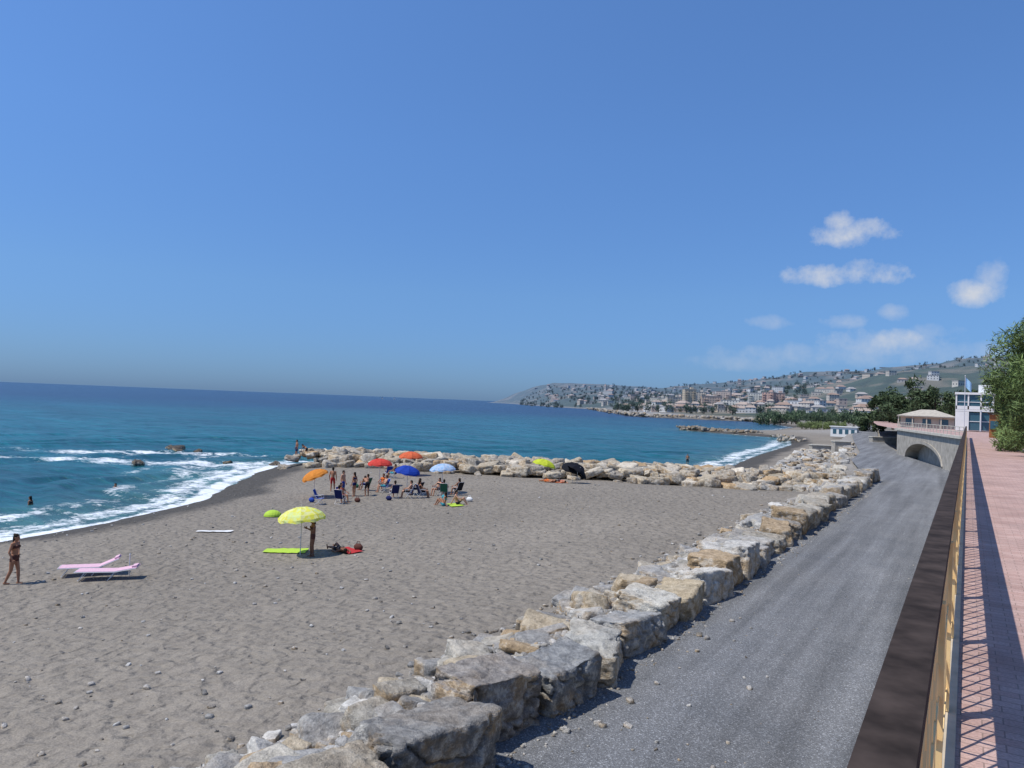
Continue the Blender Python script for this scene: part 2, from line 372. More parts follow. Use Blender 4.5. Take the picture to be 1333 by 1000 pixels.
ang=math.atan2(dd[1],dd[0]);mid=A0+dd*L/2
M_concL=simple('pale_concrete',(.5,.47,.4),.9,.2,.15,1.5,.2)
bmh.box((mid[0]+nn[0]*.05,mid[1]+nn[1]*.05,5.35),(L,.5,.25),1,rz=ang)
for k in range(int(L/1.6)+1):
    q=bp(k*1.6,5.95);bmh.tube((q[0],q[1],5.4),(q[0],q[1],6.3),.035,n=6,m=1)
for zz in (5.85,6.3): bmh.tube(bp(0,zz),bp(L,zz),.035,n=6,m=1)
bmh.build('arched_bridge',[M_conc,M_concL])
E=empty('promenade_railing')
rl=MB();y0,y1=-1.6,78.
rl.box((-.113,(y0+y1)/2,6.375),(.1,y1-y0,.05));rl.build('top_board',[M_brown],parent=E)
rl=MB();xr=-.08
k=y0
for zz,w in ((6.335,.03),(5.97,.03),(5.50,.05)): rl.box((xr,(y0+y1)/2,zz),(.025,y1-y0,w))
rl.box((-.155,(y0+y1)/2,6.27),(.02,y1-y0,.15),1)
while k<y1:
    rl.box((xr,k,5.86),(.05,.07,.92))
    if k<y1-1.6:
        for j in range(8):
            ya=k+.1+.2*j
            for za,zb in ((5.53,5.955),(5.985,6.32)):
                md=(za+zb)/2
                for (p0,p1) in (((ya-.095,md),(ya,zb)),((ya,zb),(ya+.095,md)),((ya+.095,md),(ya,za)),((ya,za),(ya-.095,md))):
                    rl.tube((xr,p0[0],p0[1]),(xr,p1[0],p1[1]),.0085,n=4)
    k+=1.6
rl.build('metal_frame',[M_beige,M_brown],parent=E)
# ------------------------------------------------------------------ rocks
def hull_pts(sx,sy,sz,jit,seed,bulge=1.08):
    rd=random.Random(seed);pts=[]
    for a in (-1,1):
        for b_ in (-1,1):
            for c_ in (-1,1):
                pts.append((a*sx*(1-rd.random()*jit),b_*sy*(1-rd.random()*jit),c_*sz*(1-rd.random()*jit*.5)))
    for i in range(6):
        q=[rd.uniform(-.8,.8) for _ in range(3)];ax=rd.randrange(2) if rd.random()<.75 else 2;q[ax]=rd.choice((-1,1))*rd.uniform(.92,bulge)
        pts.append((q[0]*sx,q[1]*sy,q[2]*sz))
    return pts
def hull_mesh(pts,bev):
    bm=bmesh.new()
    for q in pts: bm.verts.new(q)
    bmesh.ops.convex_hull(bm,input=bm.verts[:])
    dl=[e for e in bm.verts if not e.link_faces]
    bmesh.ops.delete(bm,geom=dl,context='VERTS')
    bmesh.ops.dissolve_limit(bm,angle_limit=rad(12),verts=bm.verts[:],edges=bm.edges[:])
    if bev: bmesh.ops.bevel(bm,geom=bm.edges[:],offset=bev,segments=1,affect='EDGES',profile=.5)
    bmesh.ops.triangulate(bm,faces=bm.faces[:]);bmesh.ops.recalc_face_normals(bm,faces=bm.faces[:])
    me=bpy.data.meshes.new('tmp');bm.to_mesh(me);bm.free();return me
def me_arrays(me):
    V=np.empty(len(me.vertices)*3);me.vertices.foreach_get('co',V);V=V.reshape(-1,3)
    N=np.empty(len(me.vertices)*3);me.vertex_normals.foreach_get('vector',N);N=N.reshape(-1,3)
    ls=np.array([p_.vertices[:] for p_ in me.polygons if len(p_.vertices)==4] or np.zeros((0,4)),dtype=np.int32).reshape(-1,4)
    tr=np.array([p_.vertices[:] for p_ in me.polygons if len(p_.vertices)==3] or np.zeros((0,3)),dtype=np.int32).reshape(-1,3)
    return V,N,[ls,tr]
def remesh(me,vox,smooth=0):
    o=bpy.data.objects.new('tmp',me);SC.collection.objects.link(o)
    m=o.modifiers.new('r','REMESH');m.mode='VOXEL';m.voxel_size=vox
    if smooth: k=o.modifiers.new('s','SMOOTH');k.factor=.5;k.iterations=smooth
    dg=bpy.context.evaluated_depsgraph_get();me2=bpy.data.meshes.new_from_object(o.evaluated_get(dg))
    V,N,F=me_arrays(me2);bpy.data.objects.remove(o);bpy.data.meshes.remove(me);bpy.data.meshes.remove(me2)
    return V,N,F
def rock_detail(sx,sy,sz,jit,seed,vox,amp,cracks=False):
    V,N,F=remesh(hull_mesh(hull_pts(sx,sy,sz,jit,seed),.02),vox)
    P=V+seed*3.7
    dsp=fbm3(P,1.4,4,seed%50)*amp*2.0+fbm3(P*np.array([1,1,3.]),3.2,3,7)*amp*1.0
    if cracks:
        side=1-np.clip(np.abs(N[:,2]),0,1)
        Pt=P@rotm(.35,.25,0).T
        rdg=np.abs(fbm3(Pt*np.array([.9,.9,1.8]),1.5,3,9))
        dsp-=sstep(.04,.0,rdg)*.08*(.3+side)
        dsp+=fbm3(P,9,3,4)*.045
        lay=np.floor((Pt[:,2]+fbm3(P,.8,2,3)*.9)*3.0)
        dsp+=(noise2(lay*3.1+seed,lay*0.7,3)-.5)*.08*side
    return V+N*dsp[:,None],F
def rockcol(rd):
    k=rd.random()
    if k<.42: c=np.array([.32,.312,.295])
    elif k<.72: c=np.array([.41,.38,.32])
    elif k<.84: c=np.array([.40,.30,.19])
    else: c=np.array([.53,.51,.465])
    return c*rd.uniform(.72,1.1)
def rotm(rx,ry,rz): return np.array(Matrix.Rotation(rz,3,'Z')@Matrix.Rotation(rx,3,'X')@Matrix.Rotation(ry,3,'Y'))
rd=random.Random(5)
wb=MB();yy=3.6;i=0
lens=[1.6,1.7,2.0,1.7,1.55,1.7,2.0,1.3,1.9]
fixed=[np.array(c_) for c_ in ((.32,.29,.25),(.3,.265,.21),(.2,.195,.185),(.24,.22,.2),(.22,.225,.225),(.40,.39,.35),(.30,.30,.29),(.5,.48,.42),(.42,.35,.24),(.54,.52,.47))]
while yy<64:
    ln=lens[i] if i<len(lens) else rd.uniform(1.1,2.1);dx=rd.uniform(.5,.68) if yy<25 else rd.uniform(.55,.82);h=rd.uniform(.42,.52) if yy<20 else rd.uniform(.36,.56)
    vox=.03 if yy<16 else (.055 if yy<32 else .1)
    V,F=rock_detail(dx,ln/2+.02,h,.32,100+i,vox,.08,True)
    V=V@rotm(rd.uniform(-.08,.08),rd.uniform(-.12,.14),rd.uniform(-.32,.32)).T
    xw=np.interp(yy,[0,8,62],[-5.4,-5.45,-5.75])-dx*.95
    wb.add(V+np.array([xw+rd.uniform(-.22,.12),yy+ln/2,1.85+h+rd.uniform(-.1,.14)]),F,0,fixed[i] if i<len(fixed) else rockcol(rd))
    yy+=ln*.98;i+=1
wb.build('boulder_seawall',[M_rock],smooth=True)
TP=[]
for i in range(14): TP.append(rock_detail(1,rd.uniform(.6,.95),rd.uniform(.35,.6),.35,300+i,.13,.11))
TS=[]
for i in range(12):
    me=hull_mesh(hull_pts(1,rd.uniform(.6,.95),rd.uniform(.4,.7),.45,500+i),.16);V,N,F=me_arrays(me);TS.append((V,F));bpy.data.meshes.remove(me)
def put(mb,T,loc,sc,rd,tilt=.3,col=None,flat=1):
    V,F=rd.choice(T);sx=sc*rd.uniform(.85,1.15)
    mb.add((V*np.array([sx,sc,sc*rd.uniform(.8,1.15)*flat]))@rotm(rd.gauss(0,tilt),rd.gauss(0,tilt),rd.uniform(0,6.28)).T+np.array(loc),F,0,rockcol(rd) if col is None else col)
rb=MB()
for i in range(560):
    y_=4+60*rd.random()**1.5;sc=rd.choice((.12,.16,.22,.3,.45));dx_=abs(rd.gauss(0,1.0))
    x_=-6.6-sc*.4-dx_
    if x_<-10.2: continue
    put(rb,TP,(x_,y_,tz(x_,y_)+sc*.1),sc,rd,.2,None,.8)
for (x_,y_,sc) in ((-7.2,5.6,.5),(-7.6,7.0,.4),(-8.1,8.3,.4),(-7.1,8.9,.35),(-7.3,11.0,.5),(-7.2,13.4,.6),(-7.4,15.8,.6),(-7.3,18.4,.6),(-8.2,6.1,.35),(-7.2,21,.6),(-8.4,10,.35)):
    put(rb,TP,(x_,y_,tz(x_,y_)+.05),sc,rd,.12,np.array([.38,.32,.23])*rd.uniform(.8,1.15),.7)
rb.build('rubble_rocks',[M_rock],smooth=True)
gb=MB()
GL=np.array([(-61,56.5),(-51,60),(-44,60.5),(-36,63.0),(-25,68.5),(-15,72.5),(-8,74)],float)
seg=np.r_[0,np.cumsum(np.hypot(*np.diff(GL,axis=0).T))]
for i in range(800):
    t=rd.random()*seg[-1];cx=np.interp(t,seg,GL[:,0]);cy=np.interp(t,seg,GL[:,1])
    w=rd.uniform(-1,1);hw=np.interp(t,[0,20,55],[6.5,5.5,5]);sc=rd.uniform(.35,1.1)
    x_=cx-.4*w*hw;y_=cy+.92*w*hw;hz=1.2*(1-w*w)**.7
    put(gb,TP,(x_,y_,max(-1.1,min(.1,tz(x_,y_)))+hz-.1+rd.uniform(-.15,.1)),sc,rd,.2,rockcol(rd)*np.array([1.1,1.02,.9]),.85)
gb.build('rock_groyne',[M_rock],smooth=True)
g2=MB()
for i in range(360):
    y_=rd.uniform(64,150);w=rd.random();xl=np.interp(y_,[62,90,110,150],[-6.2,-11,-12.5,-18]);x_=xl-.5-w*9
    put(g2,TP,(x_,y_,tz(x_,y_)+.1),rd.uniform(.3,.9),rd,.2,rockcol(rd)*1.05,.85)
g2.build('rock_bank',[M_rock],smooth=True)
g3=MB()
for (pa,pb,n_,w_,cm,sz) in (((-58,252),(-92,271),130,4,.5,1.1),((-100,500),(-140,578),60,6,.8,2),((-140,578),(-222,552),170,7,.85,2),((-222,552),(-566,1186),420,10,.8,2.2),((-40,205),(-50,240),50,4,.9,.7)):
    for i in range(n_):
        t=rd.random();x_=pa[0]+(pb[0]-pa[0])*t+rd.gauss(0,w_*.4);y_=pa[1]+(pb[1]-pa[1])*t+rd.gauss(0,w_*.4)
        put(g3,TS,(x_,y_,-.7+rd.random()*(.9 if sz<1.5 else 2.2)),rd.uniform(.6,1)*sz,rd,.3,rockcol(rd)*cm)
g3.build('breakwater_rocks',[M_rock])
g4=MB()
for (a,b_,s_) in ((-73.5,45.5,.8),(-74.6,46,.5),(-87.6,59.4,1.1),(-86,58.6,.8),(-84,60,.6),(-90,60,.7),(-69,53,.5),(-65,56,.7),(-60,57.6,.8)):
    put(g4,TP,(a,b_,-.95),s_,rd,.2,np.array([.05,.045,.04]),.8)
g4.build('sea_rocks',[M_rock],smooth=True)
pb=MB();xs_=[]
for i in range(7400):
    k=rd.random()
    if k<.74: y_=3+rd.random()**1.6*45;x_=-6.5-abs(rd.gauss(0,1.15));sc=rd.choice((.025,.035,.05,.07,.1,.13))
    elif k<.84: y_=3+rd.random()**1.5*50;x_=-5.45+abs(rd.gauss(0,.16));sc=rd.choice((.015,.025,.04))
    elif k<.86: y_=3+rd.random()**1.3*40;x_=rd.uniform(-5,-.5);sc=rd.choice((.012,.016,.02))
    else: r_=9+rd.random()**1.3*60;a_=rd.uniform(-68,-12);x_=r_*math.sin(rad(a_));y_=r_*math.cos(rad(a_));sc=rd.choice((.02,.025,.03,.04,.06,.08))
    xs_.append((x_,y_,sc))
xa=np.array(xs_);zt=terr(xa[:,0],xa[:,1]);sd=sdist(xa[:,0],xa[:,1])
for (x_,y_,sc),z_,s_ in zip(xs_,zt,sd):
    if s_<1: continue
    if x_>-5.5: z_=2.0
    put(pb,TS,(x_,y_,z_+sc*.2),sc,rd,.3,np.array([.36,.35,.33])*rd.uniform(.4,1.4))
pb.build('beach_pebbles',[M_rock],smooth=True)
# ------------------------------------------------------------------ people
M_skin=[simple('skin_tan',(.36,.17,.095),.6,.3,.08,10),simple('skin_light',(.5,.27,.17),.6,.3,.08,10),simple('skin_dark_tan',(.2,.09,.05),.6,.3,.08,10)]
def cm(n,c): return simple(n,c,.85,.2,.1,15)
M_hair=cm('hair_dark',(.02,.014,.01))
CL={'black':cm('cloth_black',(.015,.015,.02)),'red':cm('cloth_red',(.4,.03,.03)),'blue':cm('cloth_blue',(.02,.06,.3)),'white':cm('cloth_white',(.7,.7,.68)),'green':cm('cloth_green',(.03,.12,.07)),'orange':cm('cloth_orange',(.6,.15,.04)),'brown':cm('cloth_brown',(.1,.04,.03)),'lime':cm('cloth_lime',(.38,.55,.06)),'navy':cm('cloth_navy',(.015,.02,.09)),'pink':cm('cloth_pink',(.65,.42,.5)),'teal':cm('cloth_teal',(.05,.3,.35))}
POSES={
 'stand':dict(pelvis=(0,0,.92),neck=(0,.0,1.44),head=(0,.03,1.585),sh=.185,el=[(-.235,-.03,1.12),(.235,-.02,1.12)],wr=[(-.24,.05,.88),(.24,.07,.88)],kn=[(-.1,.02,.49),(.11,.05,.49)],an=[(-.1,-.03,.075),(.13,.06,.075)],toe=(0,1,0)),
 'akimbo':dict(pelvis=(0,0,.92),neck=(0,.01,1.44),head=(0,.05,1.58),sh=.18,el=[(-.36,-.1,1.17),(.25,-.02,1.12)],wr=[(-.17,.03,1.0),(.25,.1,.88)],kn=[(-.09,.09,.5),(.1,-.03,.49)],an=[(-.09,.12,.075),(.11,-.2,.09)],toe=(0,1,0)),
 'phone':dict(pelvis=(0,0,.92),neck=(0,.0,1.43),head=(0,.06,1.56),sh=.18,el=[(-.22,.05,1.13),(.22,.05,1.13)],wr=[(-.06,.27,1.24),(.06,.27,1.24)],kn=[(-.08,.02,.49),(.09,.04,.49)],an=[(-.09,-.02,.075),(.1,.03,.075)],toe=(0,1,0)),
 'chair':dict(pelvis=(0,0,.46),neck=(0,-.16,.96),head=(0,-.13,1.1),sh=.185,el=[(-.27,.02,.7),(.27,.02,.7)],wr=[(-.24,.25,.64),(.24,.25,.64)],kn=[(-.12,.42,.48),(.12,.42,.48)],an=[(-.12,.52,.08),(.12,.5,.08)],toe=(0,1,0)),
 'ground':dict(pelvis=(0,0,.13),neck=(0,-.12,.64),head=(0,-.08,.78),sh=.18,el=[(-.27,-.25,.36),(.24,.1,.42)],wr=[(-.25,-.38,.1),(.16,.33,.42)],kn=[(-.13,.38,.44),(.13,.36,.42)],an=[(-.12,.6,.08),(.12,.62,.08)],toe=(0,1,0)),
 'lie':dict(pelvis=(0,0,.13),neck=(0,-.52,.17),head=(0,-.66,.2),sh=.18,el=[(-.3,-.42,.1),(.28,-.6,.1)],wr=[(-.3,-.15,.08),(.2,-.8,.09)],kn=[(-.1,.43,.13),(.12,.42,.28)],an=[(-.12,.84,.08),(.13,.72,.09)],toe=(0,.5,.8)),
 'bend':dict(pelvis=(0,-.12,.88),neck=(0,.3,1.16),head=(0,.42,1.2),sh=.185,el=[(-.2,.36,.86),(.2,.36,.86)],wr=[(-.16,.42,.62),(.16,.44,.62)],kn=[(-.1,-.0,.48),(.11,.02,.48)],an=[(-.1,-.06,.075),(.12,-.02,.075)],toe=(0,1,0)),
}
def segd(P,a,b):
    a=np.array(a);b=np.array(b);e=b-a;t=np.clip(((P-a)@e)/(e@e),0,1);return np.linalg.norm(P-a-t[:,None]*e,axis=1)
def person(kind,loc,yaw,pose,skin=0,suit='black',female=False,h=1.7,hair=None,vox=.016,shirt=None):
    ps=POSES[pose];mb=MB();pel=np.array(ps['pelvis']);nk=np.array(ps['neck']);hd=np.array(ps['head'])
    ax=nk-pel;ax/=np.linalg.norm(ax);xx=np.array([1.,0,0]);yy=np.cross(ax,xx);yy/=np.linalg.norm(yy)
    Mt=Matrix(((xx[0],yy[0],ax[0]),(xx[1],yy[1],ax[1]),(xx[2],yy[2],ax[2])))
    wd=.93 if female else 1.
    sp=lambda t:pel+(nk-pel)*t
    mb.ell(sp(.02),((.165 if female else .155),.112,.13),Mt);mb.ell(sp(.35),(.125*wd,.09,.17),Mt);mb.ell(sp(.68),(.165*wd,.108,.17),Mt)
    mb.tube(sp(.05),sp(.6),.115*wd,.12*wd,10,dome=True)
    mb.tube(sp(.95),hd,.055,.052,10,dome=True)
    if female:
        for s_ in (-1,1): mb.ell(sp(.7)+yy*.085+xx*s_*.075,(.06,.055,.06),Mt)
    up=np.array([0,0,1.]) if pose!='lie' else np.array([0,-1.,0.1])
    fw=np.array([0,1.,-.05]) if pose!='lie' else np.array([0,.1,1.])
    if pose=='bend': up=np.array([0,.75,.65]);fw=np.array([0,.65,-.75])
    if pose=='phone': up=np.array([0,.25,.97]);fw=np.array([0,.95,-.3])
    up/=np.linalg.norm(up);fw=fw-up*(fw@up);fw/=np.linalg.norm(fw)
    Mh=Matrix(((1,fw[0],up[0]),(0,fw[1],up[1]),(0,fw[2],up[2])))
    H=lambda a,b,c:hd+xx*a+fw*b+up*c
    mb.ell(H(0,-.005,.025),(.077,.096,.1),Mh);mb.ell(H(0,.028,-.045),(.055,.062,.065),Mh)
    mb.tube(H(0,.088,.01),H(0,.108,-.022),.011,.017,6,dome=True)
    for s_ in (-1,1): mb.ell(H(s_*.078,-.005,-.005),(.012,.022,.032),Mh)
    bones=[]
    for i,s_ in enumerate((-1,1)):
        S=sp(.9)+xx*s_*ps['sh']*wd*.93;E_=np.array(ps['el'][i]);W=np.array(ps['wr'][i])
        k=1 if not female else .86
        mb.tube(sp(.9),S,.07*k,.062*k,10,dome=True);mb.tube(S,E_,.056*k,.042*k,10,dome=True);mb.tube(E_,W,.043*k,.028*k,10,dome=True)
        Hp=pel+xx*s_*.085-ax*.03;K=np.array(ps['kn'][i]);An=np.array(ps['an'][i])
        mb.tube(Hp,K,.09,.058,12,dome=True);mb.tube(K,K+(An-K)*.35,.056,.056,10,dome=True);mb.tube(K+(An-K)*.3,An,.057,.036,10,dome=True)
        t=np.array(ps['toe'],float);t/=np.linalg.norm(t)
        base=An+np.array([0,0,-.035])
        mb.tube(base-t*.04,base+t*.14,.036,.027,8,dome=True)
        bones.append((S,E_,W,Hp,K,An))
    V=np.concatenate(mb.V);FL=[np.concatenate(v) for v in mb.F.values()]
    tm=make_mesh('tmpb',V,FL);me=tm.data.copy();bpy.data.objects.remove(tm)
    V,N,F=remesh(me,vox,3)
    F=[f for f in F if len(f)];FM=[]
    for f in F:
        C=V[f].mean(1)
        dl=np.minimum.reduce([np.minimum.reduce([segd(C,b_[0],b_[1]),segd(C,b_[1],b_[2])]) for b_ in bones])
        dth=np.minimum.reduce([segd(C,b_[3],b_[4]) for b_ in bones]);dsh=np.minimum.reduce([segd(C,b_[4],b_[5]) for b_ in bones])
        u=(C-pel)@ax/np.linalg.norm(nk-pel)
        dt=segd(C,pel,sp(.9))
        isT=(dt<.17)&(dl>.055)
        m=np.zeros(len(f),int)
        if female:
            m[(u<.17)&(u>-.25)&(np.minimum(dt,dth)<.2)&(dsh>.2)&(np.minimum(*[segd(C,b_[3],b_[3]+(b_[4]-b_[3])*.15+1e-4) for b_ in bones])<.16)]=1
            m[(u>.6)&(u<.79)&isT]=1
        else:
            m[(u<.16)&(np.minimum(dt,np.minimum(*[segd(C,b_[3],b_[3]+(b_[4]-b_[3])*.55) for b_ in bones]))<.13)&(dl>.045)]=1
        if shirt: m[(u>.1)&(u<1.0)&((dt<.2))&(np.linalg.norm(C-hd,axis=1)>.14)]=3
        FM.append(m)
    out=MB();out.add(V,[],0)
    for f,m in zip(F,FM): out.F.setdefault(f.shape[1],[]).append(f);out.M.setdefault(f.shape[1],[]).append(m)
    out.ell(H(0,-.018,.045),(.084,.098,.094),Mh,2);out.ell(H(0,-.05,.0),(.078,.066,.1),Mh,2)
    if female: out.tube(H(0,-.085,.0),H(0,-.1,-.17),.05,.03,8,2,dome=True);out.ell(H(0,-.08,.11),(.04,.04,.035),Mh,2)
    for s_ in (-1,1): out.ell(H(s_*.03,.083,.012),(.012,.008,.007),Mh,2,nu=6,nv=4)
    out.ell(H(0,.084,-.052),(.022,.008,.006),Mh,2,nu=6,nv=4)
    for i,s_ in enumerate((-1,1)):
        S,E_,W=bones[i][:3];dv=W-E_;dv/=np.linalg.norm(dv)
        sd_=np.cross(dv,xx) if abs(dv[0])<.8 else np.cross(dv,np.array([0,0,1.]));sd_/=np.linalg.norm(sd_)
        pn=np.cross(dv,sd_)
        Mx=Matrix(((sd_[0],pn[0],dv[0]),(sd_[1],pn[1],dv[1]),(sd_[2],pn[2],dv[2])))
        out.ell(W+dv*.045,(.042,.017,.055),Mx)
        for j,(of,ll) in enumerate(((-.03,.062),(-.01,.075),(.01,.07),(.03,.055))):
            a=W+dv*.085+sd_*of;b_=a+dv*ll*.55+pn*.008;c_=b_+dv*ll*.4+pn*.025
            out.tube(a,b_,.0095,.0085,6,dome=True);out.tube(b_,c_,.0085,.007,6,dome=True)
        a=W+dv*.03-sd_*.035;b_=a+dv*.03-sd_*.03;out.tube(a,b_,.012,.01,6,dome=True);out.tube(b_,b_+dv*.03,.01,.008,6,dome=True)
    k=h/1.7
    xf=Matrix.Translation(loc)@Matrix.Rotation(yaw,4,'Z')@Matrix.Scale(k,4)
    return out.build(kind,[M_skin[skin],CL[suit],hair or M_hair,CL[shirt] if shirt else CL['white']],smooth=True,xf=xf)
def on(x_,y_,dz=0): return (x_,y_,tz(x_,y_)+dz)
person('woman_in_bikini',on(-28.0,13.0,-.02),rad(-58),'akimbo',0,'brown',True,1.74,vox=.013)
person('woman_in_bikini',on(-23.3,22.3,-.02),rad(150),'phone',2,'brown',True,1.66,vox=.013)
person('sunbather',on(-22.9,23.4,.02),rad(70),'lie',2,'black',True,1.65)
person('man_in_swim_shorts',on(-39,39,-.02),rad(30),'stand',0,'red',False,1.75)
person('man_in_swim_shorts',on(-36.9,37.9,-.02),rad(-80),'stand',1,'blue',False,1.78)
person('woman_in_bikini',on(-36.2,38.3,-.02),rad(90),'stand',0,'navy',True,1.68)
person('man_in_swim_shorts',on(-35.6,38.9,-.02),rad(60),'bend',0,'black',False,1.75)
person('bather',on(-35.3,107.6,.3),rad(200),'stand',0,'black',False,1.75)
person('person_on_groyne',(-60.0,54.6,.35),rad(160),'stand',0,'navy',False,1.75)
person('person_on_groyne',(-59.2,55.1,.35),rad(100),'bend',0,'black',True,1.65)
person('sunbather',on(-29.2,53.6,.02),rad(80),'lie',0,'orange',False,1.75)
person('sunbather',on(-28.6,54.6,.02),rad(60),'lie',1,'red',True,1.65)
person('seated_bather',on(-27.9,37.6,.0),rad(90),'ground',0,'teal',True,1.65)
person('seated_bather',on(-27.3,38.2,.0),rad(-60),'ground',1,'black',False,1.72)
person('swimmer',(-56.3,33.1,-2.25),rad(200),'stand',0,'black',False,1.7)
person('swimmer',(-53.,25.4,-2.25),rad(120),'stand',0,'black',True,1.7)
M_metal=simple('white_metal',(.6,.6,.6),.4,.5,.05,10)
def chair(x_,y_,yaw,c):
    mb=MB()
    for s_ in (-.26,.26):
        mb.tube((s_,.22,0),(s_,-.2,.58),.012,m=0,n=6);mb.tube((s_,-.22,0),(s_,.22,.4),.012,m=0,n=6);mb.tube((s_,-.14,.36),(s_,-.38,.95),.012,m=0,n=6)
        mb.tube((s_,.2,.6),(s_,-.24,.6),.016,m=0,n=6);mb.tube((s_,.2,.4),(s_,.2,.6),.01,m=0,n=6);mb.tube((s_,.24,.4),(s_,-.16,.36),.012,m=0,n=6)
    mb.box((0,.03,.375),(.5,.44,.02),1,M=Matrix.Rotation(rad(5),4,'X'));mb.box((0,-.27,.66),(.5,.02,.6),1,M=Matrix.Rotation(rad(21),4,'X'))
    mb.tube((-.26,.22,.01),(.26,.22,.01),.012,n=6);mb.tube((-.26,-.22,.01),(.26,-.22,.01),.012,n=6);mb.tube((-.26,-.38,.95),(.26,-.38,.95),.012,n=6)
    mb.build('folding_beach_chair',[M_metal,CL[c]],xf=Matrix.Translation(on(x_,y_))@Matrix.Rotation(yaw,4,'Z'))
seats=[(-35.0,33.9,-60,'blue',None),(-34.2,34.9,20,'navy',1),(-34.9,35.8,-100,'blue',0),(-37.6,41.0,100,'green',0),(-36.9,42.0,200,'navy',0),(-36.0,41.2,150,'blue',1),
 (-33.1,38.9,60,'navy',0),(-32.3,39.5,120,'blue',1),(-31.7,40.1,-30,'navy',0),(-32.9,41.2,100,'black',0),(-31.9,42.2,170,'navy',1),(-30.9,41.6,30,'green',0),(-30.6,42.8,80,'black',0),(-41.5,48.6,110,'navy',0),(-42.6,49.2,60,'blue',0)]
for i,(x_,y_,a_,c_,pp) in enumerate(seats):
    chair(x_,y_,rad(a_),c_)
    if pp is not None: person('seated_bather',on(x_,y_,-.01),rad(a_),'chair',pp,rd.choice(('black','red','navy','teal')),i%2==0,1.7,shirt=('navy' if i in (1,9) else ('orange' if i==4 else None)),vox=.02)
def fabric(n,c,c2=None):
    m,nt,b=mat(n,.8,.2);tc=nt.nodes.new('ShaderNodeTexCoord').outputs['Object'];f=noiseN(nt,tc,5,3)
    cc=ramp(nt,f,[(.42,c),(.56,c2 or tuple(q*.85 for q in c))]);nt.links.new(cc,b.inputs['Base Color'])
    tr=nt.nodes.new('ShaderNodeBsdfTranslucent');nt.links.new(cc,tr.inputs[0]);mx=nt.nodes.new('ShaderNodeMixShader');mx.inputs[0].default_value=.3
    nt.links.new(b.outputs[0],mx.inputs[1]);nt.links.new(tr.outputs[0],mx.inputs[2]);nt.links.new(mx.outputs[0],nt.nodes['Material Output'].inputs[0]);return m
def umbrella(x_,y_,hgt,R_,m1,tilt=(0,0),m2=None,z0=None):
    mb=MB();V=[(0,0,.32*R_*1.35)];prof=[(.3,.93),(.6,.72),(.85,.38),(1.0,.0)]
    K=32
    for (rr_,zz) in prof:
        for i in range(K):
            t=2*math.pi*i/K;ph=(i%4)/4*math.pi;sag=1-.05*math.sin(ph)*rr_
            V.append((R_*rr_*sag*math.cos(t),R_*rr_*sag*math.sin(t),.32*R_*1.35*zz-.03*math.sin(ph)))
    for i in range(K):
        t=2*math.pi*i/K;V.append((R_*1.0*math.cos(t),R_*1.0*math.sin(t),-.12+.03*math.sin(8*t)))
    for pi_ in range(8):
        T=[];Q=[]
        for i in range(pi_*4,pi_*4+4):
            T.append([0,1+i,1+(i+1)%K])
            for j in range(4):Q.append([1+j*K+i,1+(j+1)*K+i,1+(j+1)*K+(i+1)%K,1+j*K+(i+1)%K])
        mb.add(V,[T,Q],1 if pi_%2==0 or m2 is None else 2)
    for i in range(8):
        t=2*math.pi*i/8;mb.tube((0,0,.25*R_),(R_*.98*math.cos(t),R_*.98*math.sin(t),-.0),.006,n=4)
    mb.tube((0,0,.3*R_),(0,0,.52*R_),.015,.008,n=6)
    z0=tz(x_,y_) if z0 is None else z0
    Mc=Matrix.Translation((0,0,hgt))@Matrix.Rotation(tilt[0],4,'X')@Matrix.Rotation(tilt[1],4,'Y')
    V=np.concatenate(mb.V);A_=np.array(Mc);V=V@A_[:3,:3].T+A_[:3,3];mb.V=[V];mb.C=[np.full((len(V),3),.5)]
    mb.tube((0,0,-.3),(0,0,hgt+.2*R_),.018,n=8,m=0)
    mb.build('beach_umbrella',[M_metal,m1,m2 or m1],xf=Matrix.Translation((x_,y_,z0)))
U_y=fabric('umbrella_yellow',(.85,.8,.12),(.75,.85,.35));U_y2=fabric('umbrella_pale_yellow',(.85,.85,.4),(.8,.78,.1))
U_or=fabric('umbrella_orange',(.8,.3,.05));U_rd=fabric('umbrella_red',(.75,.08,.06));U_or2=fabric('umbrella_coral',(.8,.17,.07))
U_bl=fabric('umbrella_blue',(.02,.07,.45));U_lb=fabric('umbrella_light_blue',(.35,.55,.8),(.55,.65,.8));U_bk=fabric('umbrella_black',(.012,.013,.02));U_yg=fabric('umbrella_lime',(.65,.75,.06))
umbrella(-23.9,22.2,1.62,.98,U_y,(rad(3),rad(-4)),U_y2)
umbrella(-37.9,36.2,1.5,.9,U_or,(rad(18),rad(-14)))
umbrella(-39.0,44.0,1.75,.95,U_rd)
umbrella(-42.0,51.4,1.7,1.05,U_or2)
umbrella(-33.9,41.2,1.65,.9,U_bl,(0,rad(10)))
umbrella(-32.3,43.2,1.75,.95,U_lb,(0,rad(-5)))
umbrella(-30.0,54.2,1.45,1.0,U_yg,(rad(-10),rad(10)))
umbrella(-28.5,56.6,1.3,1.0,U_bk,(rad(10),rad(14)));umbrella(-27.7,55.8,1.0,.95,U_bk,(rad(-28),rad(24)))
def towel(x_,y_,yaw,c,w=.9,l=1.8):
    n=10;V=[];
    for j in range(n+1):
        for i in range(5):
            lx=(i/4-.5)*w;ly=(j/n-.5)*l;a=math.cos(yaw);b_=math.sin(yaw);px=x_+lx*a-ly*b_;py=y_+lx*b_+ly*a
            V.append((px,py,tz(px,py)+.035+.03*random.random()))
    Q=[[j*5+i,j*5+i+1,j*5+i+6,j*5+i+5] for j in range(n) for i in range(4)]
    make_mesh('beach_towel',V,[Q],None,[CL[c]],smooth=True)
